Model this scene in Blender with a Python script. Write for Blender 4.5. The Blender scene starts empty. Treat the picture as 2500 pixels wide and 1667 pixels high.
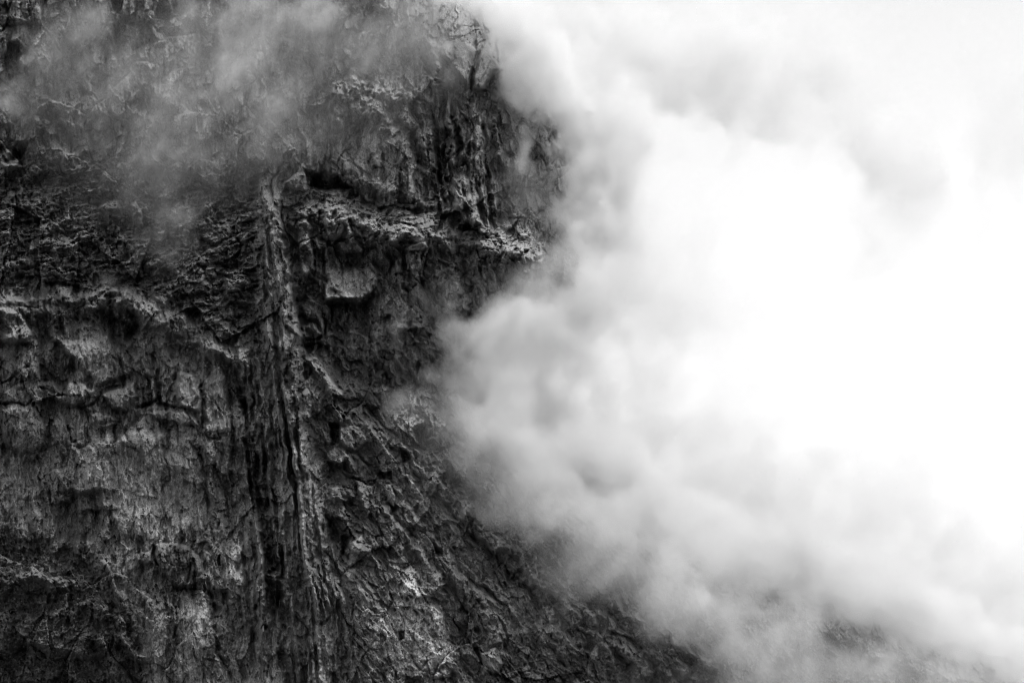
import bpy, math, random
import numpy as np

# ---------------------------------------------------------------- camera, world, sun, exposure
scene = bpy.context.scene
COL = scene.collection
W, H = 2500.0, 1667.0                     # size of the photograph, used to turn its pixels into directions
HALF = math.tan(math.radians(14.0))       # half the horizontal field of view
PITCH = math.radians(10.5)
EYE = np.array([0.0, 0.0, 1.7])
DIST = 800.0                              # metres from the camera to the cliff
PXM = 2 * DIST * HALF / W                 # metres covered by one pixel at the cliff

cam_data = bpy.data.cameras.new('camera')
cam_data.sensor_width = 36.0
cam_data.lens = 18.0 / HALF
cam_data.clip_start = 1.0
cam_data.clip_end = 60000.0
cam = bpy.data.objects.new('camera', cam_data)
cam.location = EYE
cam.rotation_euler = (math.pi / 2 + PITCH, 0, 0)
COL.objects.link(cam)
scene.camera = cam

SUN_DIR = np.array([0.26, -0.06, 0.96]); SUN_DIR /= np.linalg.norm(SUN_DIR)
world = bpy.data.worlds.new('World'); scene.world = world; world.use_nodes = True
wn, wl = world.node_tree.nodes, world.node_tree.links
wn.clear()
w_out = wn.new('ShaderNodeOutputWorld'); w_bg = wn.new('ShaderNodeBackground')
w_sky = wn.new('ShaderNodeTexSky'); w_bw = wn.new('ShaderNodeRGBToBW')
w_sky.sky_type = 'NISHITA'; w_sky.sun_disc = False
w_sky.sun_elevation = math.asin(SUN_DIR[2])
w_sky.sun_rotation = math.atan2(SUN_DIR[0], SUN_DIR[1])
w_sky.dust_density = 2.0; w_sky.air_density = 1.0; w_sky.ozone_density = 1.0
wl.new(w_sky.outputs[0], w_bw.inputs[0]); wl.new(w_bw.outputs[0], w_bg.inputs[0])
w_bg.inputs[1].default_value = 0.15
wl.new(w_bg.outputs[0], w_out.inputs[0])

sun_data = bpy.data.lights.new('sun', 'SUN')
sun_data.energy = 1.0; sun_data.angle = math.radians(10.0); sun_data.color = (1, 1, 1)
sun = bpy.data.objects.new('sun', sun_data)
from mathutils import Vector
sun.rotation_euler = Vector(SUN_DIR).to_track_quat('Z', 'Y').to_euler()
sun.location = (300, 0, 700)
COL.objects.link(sun)

scene.view_settings.view_transform = 'Standard'
scene.view_settings.look = 'None'
scene.view_settings.gamma = 1.0
scene.view_settings.exposure = 1.18
scene.view_settings.use_curve_mapping = False
scene.render.film_transparent = False
cy = scene.cycles
cy.max_bounces = 8; cy.diffuse_bounces = 2; cy.glossy_bounces = 1; cy.transmission_bounces = 1
cy.volume_bounces = 4
cy.volume_step_rate = 5.0
cy.volume_max_steps = 256
cy.use_denoising = True; cy.denoising_prefilter = 'FAST'
cy.filter_width = 0.9
cy.use_adaptive_sampling = True; cy.adaptive_threshold = 0.006; cy.adaptive_min_samples = 24
cy.sample_clamp_indirect = 6.0

# ---------------------------------------------------------------- pixel <-> place
SP, CP = math.sin(PITCH), math.cos(PITCH)
def ray(px, py):
    a = (px - W / 2) / (W / 2) * HALF
    b = (H / 2 - py) / (W / 2) * HALF
    return a, CP - b * SP, SP + b * CP       # direction x, y, z
def place(px, py, y):
    rx, ry, rz = ray(px, py)
    t = y / ry
    return rx * t, y + 0 * t, EYE[2] + rz * t

# ---------------------------------------------------------------- noise in numpy
def sst(a, b, x):
    t = np.clip((x - a) / (b - a), 0, 1)
    return t * t * (3 - 2 * t)
def _hash(ix, iy, seed):
    h = (ix.astype(np.uint32) * np.uint32(374761393)) ^ (iy.astype(np.uint32) * np.uint32(668265263)) ^ np.uint32((seed * 2246822519) & 0xffffffff)
    h = (h ^ (h >> np.uint32(13))) * np.uint32(1274126177)
    h = (h ^ (h >> np.uint32(16))) * np.uint32(2654435761)
    return h ^ (h >> np.uint32(15))
def rnd(ix, iy, seed):
    return (_hash(ix, iy, seed) & np.uint32(0xffffff)).astype(np.float32) / np.float32(0xffffff)
_G = np.stack([np.cos(np.arange(64) * math.tau / 64), np.sin(np.arange(64) * math.tau / 64)], 1).astype(np.float32)
def perlin(x, y, seed):
    x = np.asarray(x, np.float32); y = np.asarray(y, np.float32)
    fx, fy = np.floor(x), np.floor(y)
    ix, iy = fx.astype(np.int32), fy.astype(np.int32)
    dx, dy = x - fx, y - fy
    u = dx * dx * dx * (dx * (dx * 6 - 15) + 10); v = dy * dy * dy * (dy * (dy * 6 - 15) + 10)
    def g(ox, oy):
        k = (_hash(ix + ox, iy + oy, seed) >> np.uint32(7)) & np.uint32(63)
        gg = _G[k]
        return gg[..., 0] * (dx - ox) + gg[..., 1] * (dy - oy)
    a, b, c, d = g(0, 0), g(1, 0), g(0, 1), g(1, 1)
    return (a + u * (b - a)) * (1 - v) + (c + u * (d - c)) * v * 1.0
def fbm(x, y, seed, octaves=4, gain=0.5, lac=2.03, ridged=False):
    s = np.zeros(np.shape(x), np.float32); a = 1.0; f = 1.0; n = 0
    for o in range(octaves):
        p = perlin(x * f + 17.3 * o, y * f - 9.1 * o, seed + o * 131)
        if ridged: p = 0.45 - np.abs(p) * 2
        s += a * p; n += a; a *= gain; f *= lac
    return s / n
def cells(x, y, seed):
    """Voronoi: nearest distance, gap to the second nearest, id of the cell, offset from its centre."""
    fx, fy = np.floor(x), np.floor(y)
    ix, iy = fx.astype(np.int32), fy.astype(np.int32)
    d1 = np.full(x.shape, 9., np.float32); d2 = d1.copy()
    cid = np.zeros(x.shape, np.uint32); ox = np.zeros(x.shape, np.float32); oy = ox.copy()
    for j in (-1, 0, 1):
        for i in (-1, 0, 1):
            cx, cyy = ix + i, iy + j
            qx = (cx + rnd(cx, cyy, seed)).astype(np.float32) - x
            qy = (cyy + rnd(cx, cyy, seed + 7)).astype(np.float32) - y
            d = qx * qx + qy * qy
            near = d < d1
            d2 = np.where(near, d1, np.minimum(d2, d))
            d1 = np.where(near, d, d1)
            cid = np.where(near, _hash(cx, cyy, seed + 3), cid)
            ox = np.where(near, -qx, ox); oy = np.where(near, -qy, oy)
    return np.sqrt(d1), np.sqrt(d2) - np.sqrt(d1), cid, ox, oy
def facets(x, y, sx, sy, seed, tilt=1.0, crack=0.12, ck=0.3):
    """Broken faces: each cell has its own depth and its own tilt, with a crack round it."""
    d1, gap, cid, ox, oy = cells(x / sx, y / sy, seed)
    r = ((cid & np.uint32(1023)).astype(np.float32) / 1023 - 0.5) * 2
    gx = (((cid >> np.uint32(10)) & np.uint32(1023)).astype(np.float32) / 1023 - 0.5) * 2
    gy = (((cid >> np.uint32(20)) & np.uint32(1023)).astype(np.float32) / 1023 - 0.5) * 2
    open_ = sst(-0.05, 0.25, perlin(x / sx / 1.7, y / sy / 1.7, seed + 50))
    return r * 0.6 + tilt * (gx * ox + gy * oy) - ck * (1 - sst(0, crack, gap)) * open_

# ---------------------------------------------------------------- the cliff as a field of depth, built from traced features
STEP = 2.0
xs = np.arange(-140, 2780, STEP, dtype=np.float32)
ys = np.arange(-140, 1812, STEP, dtype=np.float32)
PX, PY = np.meshgrid(xs, ys)                       # rows = y
NY, NX = PX.shape
WX = PX + 13 * fbm(PX / 110, PY / 110, 11, 4) * 2.2 + 7 * fbm(PX / 22, PY / 26, 12, 4, 0.6) * 2
WY = PY + 14 * fbm(PX / 90, PY / 90, 21, 4) * 2.2 + 8 * fbm(PX / 24, PY / 22, 22, 4, 0.6) * 2
LX = PX + 13 * fbm(PX / 110, PY / 110, 11, 3) * 2.2; LY = PY + 14 * fbm(PX / 90, PY / 90, 21, 3) * 2.2
BREAK = np.clip(0.75 + 2.6 * fbm(PX / 55, PY / 60, 23, 4, 0.6), 0.05, 1.7)   # how whole a ledge, rib or crack is

def lerp1(t, pts, axis):
    p = np.array(sorted(pts, key=lambda q: q[axis]), np.float32)
    return np.interp(t, p[:, axis], p[:, 1 - axis]).astype(np.float32)
def fade1(t, a, b, f):
    return sst(a - f, a + f * 0.3, t) * (1 - sst(b - f * 0.3, b + f, t))

D = np.zeros_like(PX)                              # metres towards the camera
A = np.full_like(PX, 1.0)                          # multiplier on the rock's grey: own tone plus light and shade put in
def window(x0, x1, y0, y1):
    i0, i1 = np.searchsorted(xs, [x0, x1]); j0, j1 = np.searchsorted(ys, [y0, y1])
    return slice(j0, j1), slice(i0, i1)
def ledge(pts, h, top, decay, fade=30, wear=1.0):
    """Below the line the rock comes forward: an upward-facing shelf TOP pixels wide, then back over DECAY."""
    x0 = min(p[0] for p in pts); x1 = max(p[0] for p in pts); y0 = min(p[1] for p in pts); y1 = max(p[1] for p in pts)
    w = window(x0 - fade * 2 - 50, x1 + fade * 2 + 50, y0 - 80, y1 + top + decay + 80)
    X, Y = WX[w], WY[w]
    s = Y - lerp1(X, pts, 0)
    D[w] += h * sst(0, top, s) * (1 - sst(top, top + decay, s)) * fade1(X, x0, x1, fade) * BREAK[w]
def roof(pts, d, lip, decay, fade=25):
    ledge(pts, -d, lip, decay, fade)
def rib(pts, h, wl_, wr_, fade=40, sharp=1.0, brk=1.0, warp=1.0, ramp=None):
    x0 = min(p[0] for p in pts); x1 = max(p[0] for p in pts); y0 = min(p[1] for p in pts); y1 = max(p[1] for p in pts)
    w = window(x0 - wl_ - 70, x1 + wr_ + 70, y0 - fade * 2 - 50, y1 + fade * 2 + 50)
    X = PX[w] + (WX[w] - PX[w]) * warp; Y = WY[w]
    t = X - lerp1(Y, pts, 1)
    q = np.clip(1 - np.where(t < 0, -t / wl_, t / wr_), 0, 1) ** sharp
    D[w] += h * q * (sst(ramp[0], ramp[1], Y) if ramp else fade1(Y, y0, y1, fade)) * BREAK[w] ** brk
def poly_sd(poly, X, Y):
    """signed distance to a polygon, positive inside"""
    d = np.full(X.shape, 1e9, np.float32); ins = np.zeros(X.shape, bool)
    n = len(poly)
    for k in range(n):
        ax, ay = poly[k]; bx, by = poly[(k + 1) % n]
        ex, ey = bx - ax, by - ay
        t = np.clip(((X - ax) * ex + (Y - ay) * ey) / (ex * ex + ey * ey + 1e-6), 0, 1)
        d = np.minimum(d, (X - ax - t * ex) ** 2 + (Y - ay - t * ey) ** 2)
        if ay != by:
            c = ((ay > Y) != (by > Y)) & (X < (bx - ax) * (Y - ay) / (by - ay) + ax)
            ins ^= c
    d = np.sqrt(d)
    return np.where(ins, d, -d)
def block(poly, h, edge=6, gx=0.0, gy=0.0, dome=0.0, warp=0.5, albedo=None, flat=0.0):
    """A raised (or sunk) polygon; gx, gy tilt it in metres per pixel; dome rounds it."""
    p = np.array(poly); x0, y0 = p.min(0); x1, y1 = p.max(0)
    if min(x1 - x0, y1 - y0) > 18: BLOCKS.append((poly, h, warp))
    w = window(x0 - 40, x1 + 40, y0 - 40, y1 + 40)
    X = PX[w] + (WX[w] - PX[w]) * warp; Y = PY[w] + (WY[w] - PY[w]) * warp
    sd = poly_sd(poly, X, Y)
    cx, cyy = (x0 + x1) / 2, (y0 + y1) / 2
    m = sst(0, edge, sd)
    D[w] += m * ((1.3 if h < 0 or x0 > 640 or y0 < 740 else 1.1) * h + gx * (X - cx) + gy * (Y - cyy) + dome * np.sqrt(np.clip(sd, 0, None)))
    if albedo is not None: A[w] *= 1 + (albedo ** 0.7 - 1) * sst(-3, 6, sd)  # a low value on sunk blocks puts their shade into the colour
    if flat: CALM[w] *= 1 - flat * sst(0, edge * 2, sd)
def crack(pts, width, depth, warp=0.6):
    p = np.array(pts); x0, y0 = p.min(0); x1, y1 = p.max(0)
    w = window(x0 - 30, x1 + 30, y0 - 30, y1 + 30)
    X = PX[w] + (WX[w] - PX[w]) * warp; Y = PY[w] + (WY[w] - PY[w]) * warp
    d = np.full(X.shape, 1e9, np.float32)
    for k in range(len(pts) - 1):
        ax, ay = pts[k]; bx, by = pts[k + 1]; ex, ey = bx - ax, by - ay
        t = np.clip(((X - ax) * ex + (Y - ay) * ey) / (ex * ex + ey * ey + 1e-6), 0, 1)
        d = np.minimum(d, (X - ax - t * ex) ** 2 + (Y - ay - t * ey) ** 2)
    D[w] -= 0.5 * depth * np.exp(-d / (0.45 * width * width)) * BREAK[w]
def soft(poly, edge=60, warp=1.5):
    """soft mask of a region, worked out on a coarse copy of the grid"""
    k = 6
    X = PX[::k, ::k] + (WX - PX)[::k, ::k] * warp; Y = PY[::k, ::k] + (WY - PY)[::k, ::k] * warp
    m = sst(-edge / 2, edge / 2, poly_sd(poly, X, Y))
    fi = np.clip(np.arange(NY) / k, 0, m.shape[0] - 1.001); fj = np.clip(np.arange(NX) / k, 0, m.shape[1] - 1.001)
    i, j = fi.astype(int), fj.astype(int); u = (fi - i)[:, None].astype(np.float32); v = (fj - j)[None].astype(np.float32)
    return ((m[i][:, j] * (1 - v) + m[i][:, j + 1] * v) * (1 - u) + (m[i + 1][:, j] * (1 - v) + m[i + 1][:, j + 1] * v) * u).astype(np.float32)
BLOCKS = []
CALM = np.ones_like(PX)                            # how much of the small breakage shows

# the regions of the face (photograph pixels)
R_UPPER = [(-200, -200), (700, -200), (760, 60), (730, 250), (640, 400), (430, 420), (250, 380), (-200, 360)]
R_TERR = [(-200, 380), (260, 390), (450, 420), (640, 430), (640, 850), (580, 835), (480, 790), (380, 730), (270, 695), (-200, 735)]
R_SLAB = [(-200, 740), (260, 700), (430, 770), (600, 850), (620, 1100), (640, 1400), (660, 1850), (360, 1850), (330, 1560), (250, 1380), (80, 1300), (-200, 1290)]
R_MOSS = [(-200, 1290), (90, 1300), (250, 1375), (335, 1540), (370, 1850), (-200, 1850)]
R_PILLAR = [(640, 430), (690, 470), (700, 620), (730, 800), (740, 900), (760, 1080), (800, 1300), (850, 1500), (880, 1850), (640, 1850), (620, 1400), (600, 1000), (590, 830), (620, 640)]
R_DOME = [(770, 230), (830, 190), (900, 190), (990, 240), (1040, 330), (1060, 440), (1050, 520), (930, 495), (800, 475), (700, 460), (690, 400), (740, 330)]
R_CREST = [(720, -200), (1090, -200), (1075, 90), (1090, 200), (1090, 330), (1040, 320), (1000, 250), (900, 190), (800, 180), (740, 120)]
R_BUTT = [(1090, 190), (1180, 230), (1230, 300), (1240, 420), (1250, 540), (1190, 560), (1100, 560), (1060, 520), (1060, 400), (1050, 280)]
R_RAMP = [(690, 455), (800, 470), (930, 495), (1060, 520), (1190, 530), (1290, 570), (1420, 620), (1500, 660), (1400, 680), (1260, 640), (1120, 600), (1000, 590), (880, 600), (780, 560), (700, 520)]
R_CENTRE = [(700, 520), (880, 600), (1100, 600), (1260, 640), (1400, 690), (1300, 780), (1180, 850), (1080, 940), (960, 980), (850, 940), (740, 870), (700, 640)]
R_SLOPE = [(760, 900), (960, 980), (1080, 940), (1200, 900), (1420, 1050), (1700, 1250), (2300, 1550), (2500, 1850), (880, 1850), (850, 1500), (800, 1250)]
R_PALE = [(940, 1440), (1010, 1410), (1080, 1480), (1110, 1600), (1100, 1700), (960, 1720), (920, 1600)]

m_upper, m_terr, m_slab, m_moss = soft(R_UPPER), soft(R_TERR, 40), soft(R_SLAB, 40), soft(R_MOSS, 40)
m_pill, m_dome, m_crest, m_butt = soft(R_PILLAR, 40), soft(R_DOME, 40), soft(R_CREST, 50), soft(R_BUTT, 40)
m_ramp, m_cent, m_slope, m_pale = soft(R_RAMP, 35), soft(R_CENTRE, 60), soft(R_SLOPE, 80), soft(R_PALE, 40)

# --- large shapes
D += -0.20 * (H / 2 - PY) * PXM                                    # the wall leans back
D += 9 * fbm(PX / 330, PY / 330, 31, 3) * 2
D += 4 * m_slab - 3 * m_terr + 7 * m_pill - 4 * m_cent - 6 * m_butt
# the face turns away to the right, under the cloud
EDGE = [(-140, 1100), (0, 1150), (120, 1290), (300, 1415), (450, 1405), (620, 1450), (700, 1430), (780, 1290), (900, 1190), (1000, 1210),
        (1100, 1300), (1200, 1460), (1300, 1650), (1400, 1890), (1500, 2160), (1600, 2430), (1812, 2950)]
e = np.interp(ys, [p[0] for p in EDGE], [p[1] for p in EDGE])
e = np.convolve(np.pad(e, 45, mode='edge'), np.hanning(91) / np.hanning(91).sum(), 'valid')[:NY, None].astype(np.float32) + 0 * PX
q = np.clip(PX - (e - 280) + 30 * fbm(PX / 120, PY / 120, 33, 3), 0, None)
D -= q * q * 0.0007
BEYOND = PX - e + 60 * fbm(PX / 60, PY / 60, 34, 4) + sst(1100, 1300, PY) * 260 * fbm(PX / 150, PY / 150, 35, 5, 0.6)
# slope at the lower right lies back and its foot comes forward
D += m_slope * 0.10 * np.clip(PY - 1000, 0, 700) * PXM

# --- traced features
# pillar and its flutes
rib([(655, 380), (690, 700), (716, 800), (735, 960), (748, 1150), (770, 1350), (800, 1700), (810, 1800)], 8, 95, 50, 1, 0.75, 0.15, ramp=(400, 860))
rib([(690, 830), (700, 960), (716, 1100), (728, 1260), (745, 1420)], 3.2, 10, 16, 40)
rib([(655, 780), (672, 900), (690, 1000), (700, 1090), (716, 1240)], 2.6, 9, 12, 40)
rib([(636, 900), (645, 1000), (650, 1100), (655, 1250)], 2.2, 12, 10, 40)
rib([(672, 1090), (684, 1200), (694, 1330), (700, 1480)], 2.2, 10, 12, 40)
rib([(640, 640), (652, 740), (660, 830)], 2.4, 16, 14, 30)
for pts in ([(668, 880), (690, 985), (705, 1080), (715, 1200), (728, 1330)], [(634, 760), (640, 900), (643, 1000), (648, 1200), (660, 1420)],
            [(662, 1000), (664, 1100), (672, 1250), (690, 1420), (702, 1560)], [(610, 900), (618, 1040), (628, 1200), (648, 1330)],
            [(632, 620), (640, 700), (650, 780)], [(585, 960), (600, 1100), (610, 1220)]):
    rib(pts, -3.6, 7, 8, 30)
for x_, y0_, y1_, h_, l_ in ((655, 800, 1010, 2.6, .12), (668, 860, 1120, 3.0, .13), (682, 820, 1000, 2.4, .12), (694, 900, 1180, 3.2, .11), (703, 960, 1250, 3.0, .10), (712, 1010, 1330, 3.0, .10), (722, 1100, 1400, 2.6, .10), (640, 960, 1220, 2.6, .09), (650, 1060, 1380, 2.8, .09),
                             (735, 1240, 1480, 2.6, .10), (690, 1250, 1540, 2.6, .09), (708, 1380, 1667, 2.6, .08), (665, 560, 760, 2.2, .12), (648, 600, 780, 2.2, .10), (745, 1380, 1640, 2.4, .09), (765, 1420, 1667, 2.4, .09), (620, 1180, 1400, 2.2, .08)):
    rib([(x_, y0_), (x_ + l_ * (y1_ - y0_), y1_)], h_, 7, 6, 30, 1.0, 0.6, 0.35)
    rib([(x_ - 9, y0_ + 20), (x_ - 9 + l_ * (y1_ - y0_), y1_)], -h_, 5, 5, 30, 1.0, 0.6, 0.35)
for x_, y0_, y1_, l_ in ((596, 940, 1180, .06), (612, 1010, 1320, .07), (628, 1120, 1450, .08), (560, 980, 1160, .05), (648, 1240, 1520, .07)):
    rib([(x_, y0_), (x_ + l_ * (y1_ - y0_), y1_)], -5.5, 8, 9, 40, 0.8, 0.7, 0.5)
rp = random.Random(21)
for _ in range(46):                                                # an irregular bundle of ribs and runnels either side of it
    x_ = rp.uniform(565, 820); y0_ = rp.uniform(780, 1480) if x_ < 740 else rp.uniform(1180, 1500); y1_ = y0_ + rp.uniform(90, 330); l_ = rp.uniform(.05, .15)
    rib([(x_, y0_), (x_ + l_ * (y1_ - y0_) * .4 + rp.uniform(-5, 5), (y0_ + y1_) / 2), (x_ + l_ * (y1_ - y0_), y1_)], rp.choice((1, 1, -1.2)) * rp.uniform(1.6, 3.8), rp.uniform(4, 11), rp.uniform(4, 9), 30, 1.0, 1.0, 0.6)
# gully right of the pillar
rib([(700, 500), (706, 600), (735, 760), (752, 850)], -7, 16, 40, 40, 0.7)
rib([(640, 1330), (672, 1420), (690, 1560), (700, 1700)], -4, 14, 18, 40, 0.8)
# terrace ledge, its bright ramp and the shaded wall beneath it
ledge([(-140, 742), (30, 728), (130, 716), (210, 706), (262, 688)], 4.2, 26, 60)
ledge([(255, 672), (330, 712), (425, 752), (480, 782), (540, 815), (600, 850)], 4.8, 34, 60)
roof([(-140, 775), (60, 760), (170, 752), (240, 745), (330, 770)], 7.5, 16, 120)
roof([(330, 775), (420, 800), (500, 835), (560, 870)], 4.5, 18, 110)
ledge([(495, 760), (530, 765), (580, 790), (592, 808)], 4, 22, 40, 12)
ledge([(500, 830), (545, 838), (600, 855)], 3, 18, 50, 15)
roof([(520, 822), (560, 828), (588, 842)], 3, 8, 30, 10)
# blocks on the terrace
block([(540, 660), (570, 648), (600, 655), (612, 700), (605, 745), (560, 745), (543, 720)], 4, 14, dome=0.5)
block([(368, 695), (400, 684), (420, 692), (430, 730), (400, 760), (370, 730)], 3, 10, dome=0.4)
block([(240, 497), (285, 482), (300, 520), (290, 540), (255, 530)], 3, 8, dome=0.3)
block([(310, 492), (332, 488), (350, 520), (352, 560), (322, 550)], 4, 8, dome=0.3)
ledge([(290, 590), (330, 580), (365, 582), (380, 590)], 2.4, 8, 30, 10)
ledge([(60, 583), (110, 574), (150, 590), (200, 600)], 2.6, 10, 30, 10)
ledge([(330, 628), (370, 622), (400, 640)], 2.2, 8, 30, 8)
ledge([(-20, 640), (60, 628), (130, 640), (200, 636)], 3, 12, 34, 14)
roof([(190, 662), (225, 656), (245, 668)], 3.5, 6, 20, 6)
roof([(110, 690), (160, 686), (190, 692)], 3.5, 6, 16, 6)
roof([(-60, 545), (10, 552), (30, 560)], 3, 6, 30, 10)
rib([(352, 630), (356, 660)], -4, 8, 8, 10)
crack([(285, 455), (295, 490), (308, 520), (312, 545)], 5, 5)
crack([(12, 430), (16, 470), (22, 510), (30, 545)], 4, 3)
crack([(60, 455), (80, 480), (105, 515)], 4, 3)
# wall under the terrace: the big slab, its arching crack, the hollow with its shade painted in
block([(-60, 745), (20, 750), (62, 775), (82, 815), (70, 838), (20, 842), (-60, 835)], 5, 14, gy=0.02, dome=0.35, albedo=1.35)
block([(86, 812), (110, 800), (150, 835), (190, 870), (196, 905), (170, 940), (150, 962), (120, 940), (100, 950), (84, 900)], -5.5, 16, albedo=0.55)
block([(150, 800), (200, 780), (250, 800), (300, 850), (330, 910), (300, 925), (240, 945), (200, 900), (160, 860)], 2.6, 12, albedo=1.2, flat=0.5)
block([(100, 950), (150, 962), (165, 932), (200, 928), (240, 950), (205, 985), (180, 1000), (140, 985)], 3.0, 12, dome=0.25, albedo=1.3, flat=0.4)
block([(243, 962), (285, 945), (330, 925), (340, 970), (305, 1008), (270, 1000)], 3.0, 10, dome=0.25, albedo=1.25, flat=0.4)
block([(212, 1005), (245, 1002), (290, 1022), (288, 1040), (250, 1045), (220, 1030)], 2.6, 8, dome=0.3, albedo=1.2)
block([(360, 1005), (400, 998), (470, 1010), (490, 1035), (440, 1042), (380, 1028)], 3.0, 10, dome=0.25, albedo=1.2)
block([(428, 905), (470, 908), (495, 950), (495, 1010), (440, 1000), (420, 960)], 2.6, 12, dome=0.15, albedo=1.35, flat=0.5)
crack([(98, 948), (150, 975), (198, 998), (240, 975), (250, 955), (295, 935), (312, 920)], 4.5, 4.5)
crack([(330, 995), (385, 982), (420, 996), (452, 1002)], 6, 6)
crack([(452, 1002), (465, 1035), (500, 1060), (535, 1072)], 4.5, 4)
crack([(296, 1006), (278, 1048), (283, 1085), (282, 1120)], 4, 3.5)
crack([(205, 1000), (240, 1030), (290, 1030), (296, 1006)], 3.5, 3)
crack([(0, 940), (18, 930), (70, 890)], 4, 4)
crack([(-20, 985), (45, 982), (60, 990), (80, 975)], 4, 4)
rib([(378, 870), (384, 930), (395, 980)], -5, 9, 10, 15)
rib([(348, 870), (358, 940)], 2.0, 8, 8, 15)
rib([(575, 900), (582, 960), (595, 1010)], -5, 10, 10, 20)
rib([(495, 930), (498, 1000), (492, 1060)], -4.5, 8, 9, 20)
# large pale slab
block([(215, 1060), (270, 1050), (400, 1045), (480, 1070), (480, 1120), (500, 1230), (520, 1310), (400, 1330), (300, 1330), (230, 1250), (190, 1150)], 2.5, 30, gy=-0.004, albedo=1.45, flat=0.45)
block([(0, 985), (90, 985), (120, 1040), (110, 1090), (60, 1110), (0, 1090)], 2.5, 14, albedo=1.4, flat=0.4)
roof([(120, 1200), (220, 1185), (290, 1188)], 3.5, 10, 50, 15)
roof([(190, 1240), (280, 1235)], 2.5, 8, 40, 15)
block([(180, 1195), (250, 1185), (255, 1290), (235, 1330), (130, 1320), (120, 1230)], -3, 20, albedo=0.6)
rib([(262, 1215), (268, 1290)], -3.5, 6, 9, 12)
rib([(485, 1080), (500, 1190), (520, 1260)], -3.5, 9, 10, 20)
rib([(508, 1080), (520, 1180), (528, 1280)], 3, 12, 14, 30)
rib([(470, 1062), (488, 1120)], -3.0, 8, 8, 12)
block([(325, 1355), (345, 1345), (368, 1350), (370, 1375), (350, 1382), (330, 1372)], 2.4, 6, dome=0.4)
block([(370, 1320), (420, 1315), (470, 1335), (500, 1370), (505, 1420), (470, 1432), (425, 1435), (390, 1395), (372, 1360)], 3.4, 12, dome=0.35, albedo=0.6)
rib([(378, 1325), (374, 1352), (382, 1378)], -4, 6, 8, 8)
roof([(410, 1430), (450, 1428), (510, 1436), (550, 1430)], 5, 12, 70, 12)
block([(432, 1440), (510, 1440), (515, 1540), (520, 1700), (430, 1700), (425, 1560)], 1.5, 16, albedo=1.5, flat=0.5)
block([(330, 1480), (400, 1465), (425, 1560), (430, 1690), (360, 1700), (345, 1600)], 1.0, 16, albedo=1.2, flat=0.4)
block([(550, 1390), (600, 1380), (630, 1480), (620, 1620), (560, 1640), (540, 1500)], 1.5, 20, albedo=1.3, flat=0.3)
rib([(512, 1430), (520, 1500), (540, 1600), (570, 1690)], -3.5, 8, 9, 20)
rib([(425, 1450), (424, 1500), (425, 1560)], -2.2, 5, 5, 15)
rib([(690, 1330), (680, 1460), (655, 1560)], -4, 8, 9, 20)
block([(535, 1355), (542, 1352), (544, 1382), (534, 1382)], -4, 3)
# mossy corner
ledge([(130, 1470), (220, 1450), (290, 1480), (320, 1540)], 4, 20, 60, 15)
ledge([(210, 1540), (290, 1535), (350, 1580)], 4, 18, 60, 15)
ledge([(-60, 1390), (100, 1380), (160, 1400)], 3.5, 22, 60, 20)
block([(-140, 1640), (60, 1560), (260, 1600), (290, 1700), (200, 1850), (-140, 1850)], -4, 30)
# upper wall in the mist
rib([(265, -60), (278, 60), (285, 140), (292, 190)], -6, 12, 12, 40, 0.8)
ledge([(420, 40), (480, 60), (520, 90)], 3.5, 18, 40, 15)
roof([(330, 48), (370, 40), (420, 36)], 3, 8, 40, 12)
rib([(365, 30), (385, 60), (400, 90)], -3, 6, 7, 12)
ledge([(0, 210), (60, 205), (120, 225), (160, 238)], 3.5, 14, 50, 18)
roof([(-40, 345), (20, 350), (50, 360)], 4, 10, 40, 12)
ledge([(100, 355), (170, 360), (200, 385)], 3, 12, 40, 14)
block([(150, 370), (190, 365), (200, 420), (165, 440), (145, 400)], 3, 10, dome=0.3)
ledge([(-60, 390), (50, 380), (120, 395)], 4, 20, 50, 20)
roof([(680, 18), (720, 14), (750, 22)], 5, 8, 30, 10)
# crest, cave, dome
block([(855, 150), (880, 140), (915, 165), (870, 172), (855, 170)], -5, 6, albedo=0.8)
ledge([(780, 220), (830, 190), (865, 180), (900, 192), (950, 215), (990, 235)], 8, 26, 150, 20)
ledge([(945, 226), (1000, 222), (1030, 240)], 3, 8, 40, 10)
rib([(780, 220), (790, 280), (805, 320)], -6, 12, 14, 15)
block([(800, 215), (880, 190), (960, 260), (1010, 340), (1040, 440), (1040, 515), (930, 492), (850, 470), (800, 380), (790, 290)], 5, 40, gy=0.01, albedo=1.15, flat=0.35)
block([(690, 445), (712, 425), (745, 420), (752, 445), (745, 472), (710, 465)], 5, 8, dome=0.4)
block([(752, 425), (790, 420), (830, 430), (850, 455), (872, 478), (830, 478), (790, 470), (750, 470)], -10, 16, albedo=0.6, warp=0.9)  # cave, its darkness partly painted into the grey
roof([(745, 412), (790, 412), (830, 425), (860, 455)], 5, 12, 55, 8)
rib([(735, 330), (742, 370), (750, 400)], -4, 10, 10, 15)
ledge([(650, 452), (700, 458), (760, 470), (820, 478), (890, 495), (960, 505), (1040, 515), (1100, 535)], 6.5, 55, 120, 25)
roof([(860, 470), (920, 488), (1000, 500), (1050, 508)], 4, 10, 14, 10)
ledge([(1170, 520), (1220, 545), (1280, 572), (1340, 590), (1420, 620)], 7.5, 70, 110, 20)
ledge([(1180, 575), (1250, 600), (1330, 615)], 3, 18, 40, 20)
ledge([(1260, 655), (1300, 642), (1350, 650), (1420, 680)], 5, 18, 60, 15)
roof([(1130, 540), (1170, 560), (1190, 580)], 5, 10, 30, 12)
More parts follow.
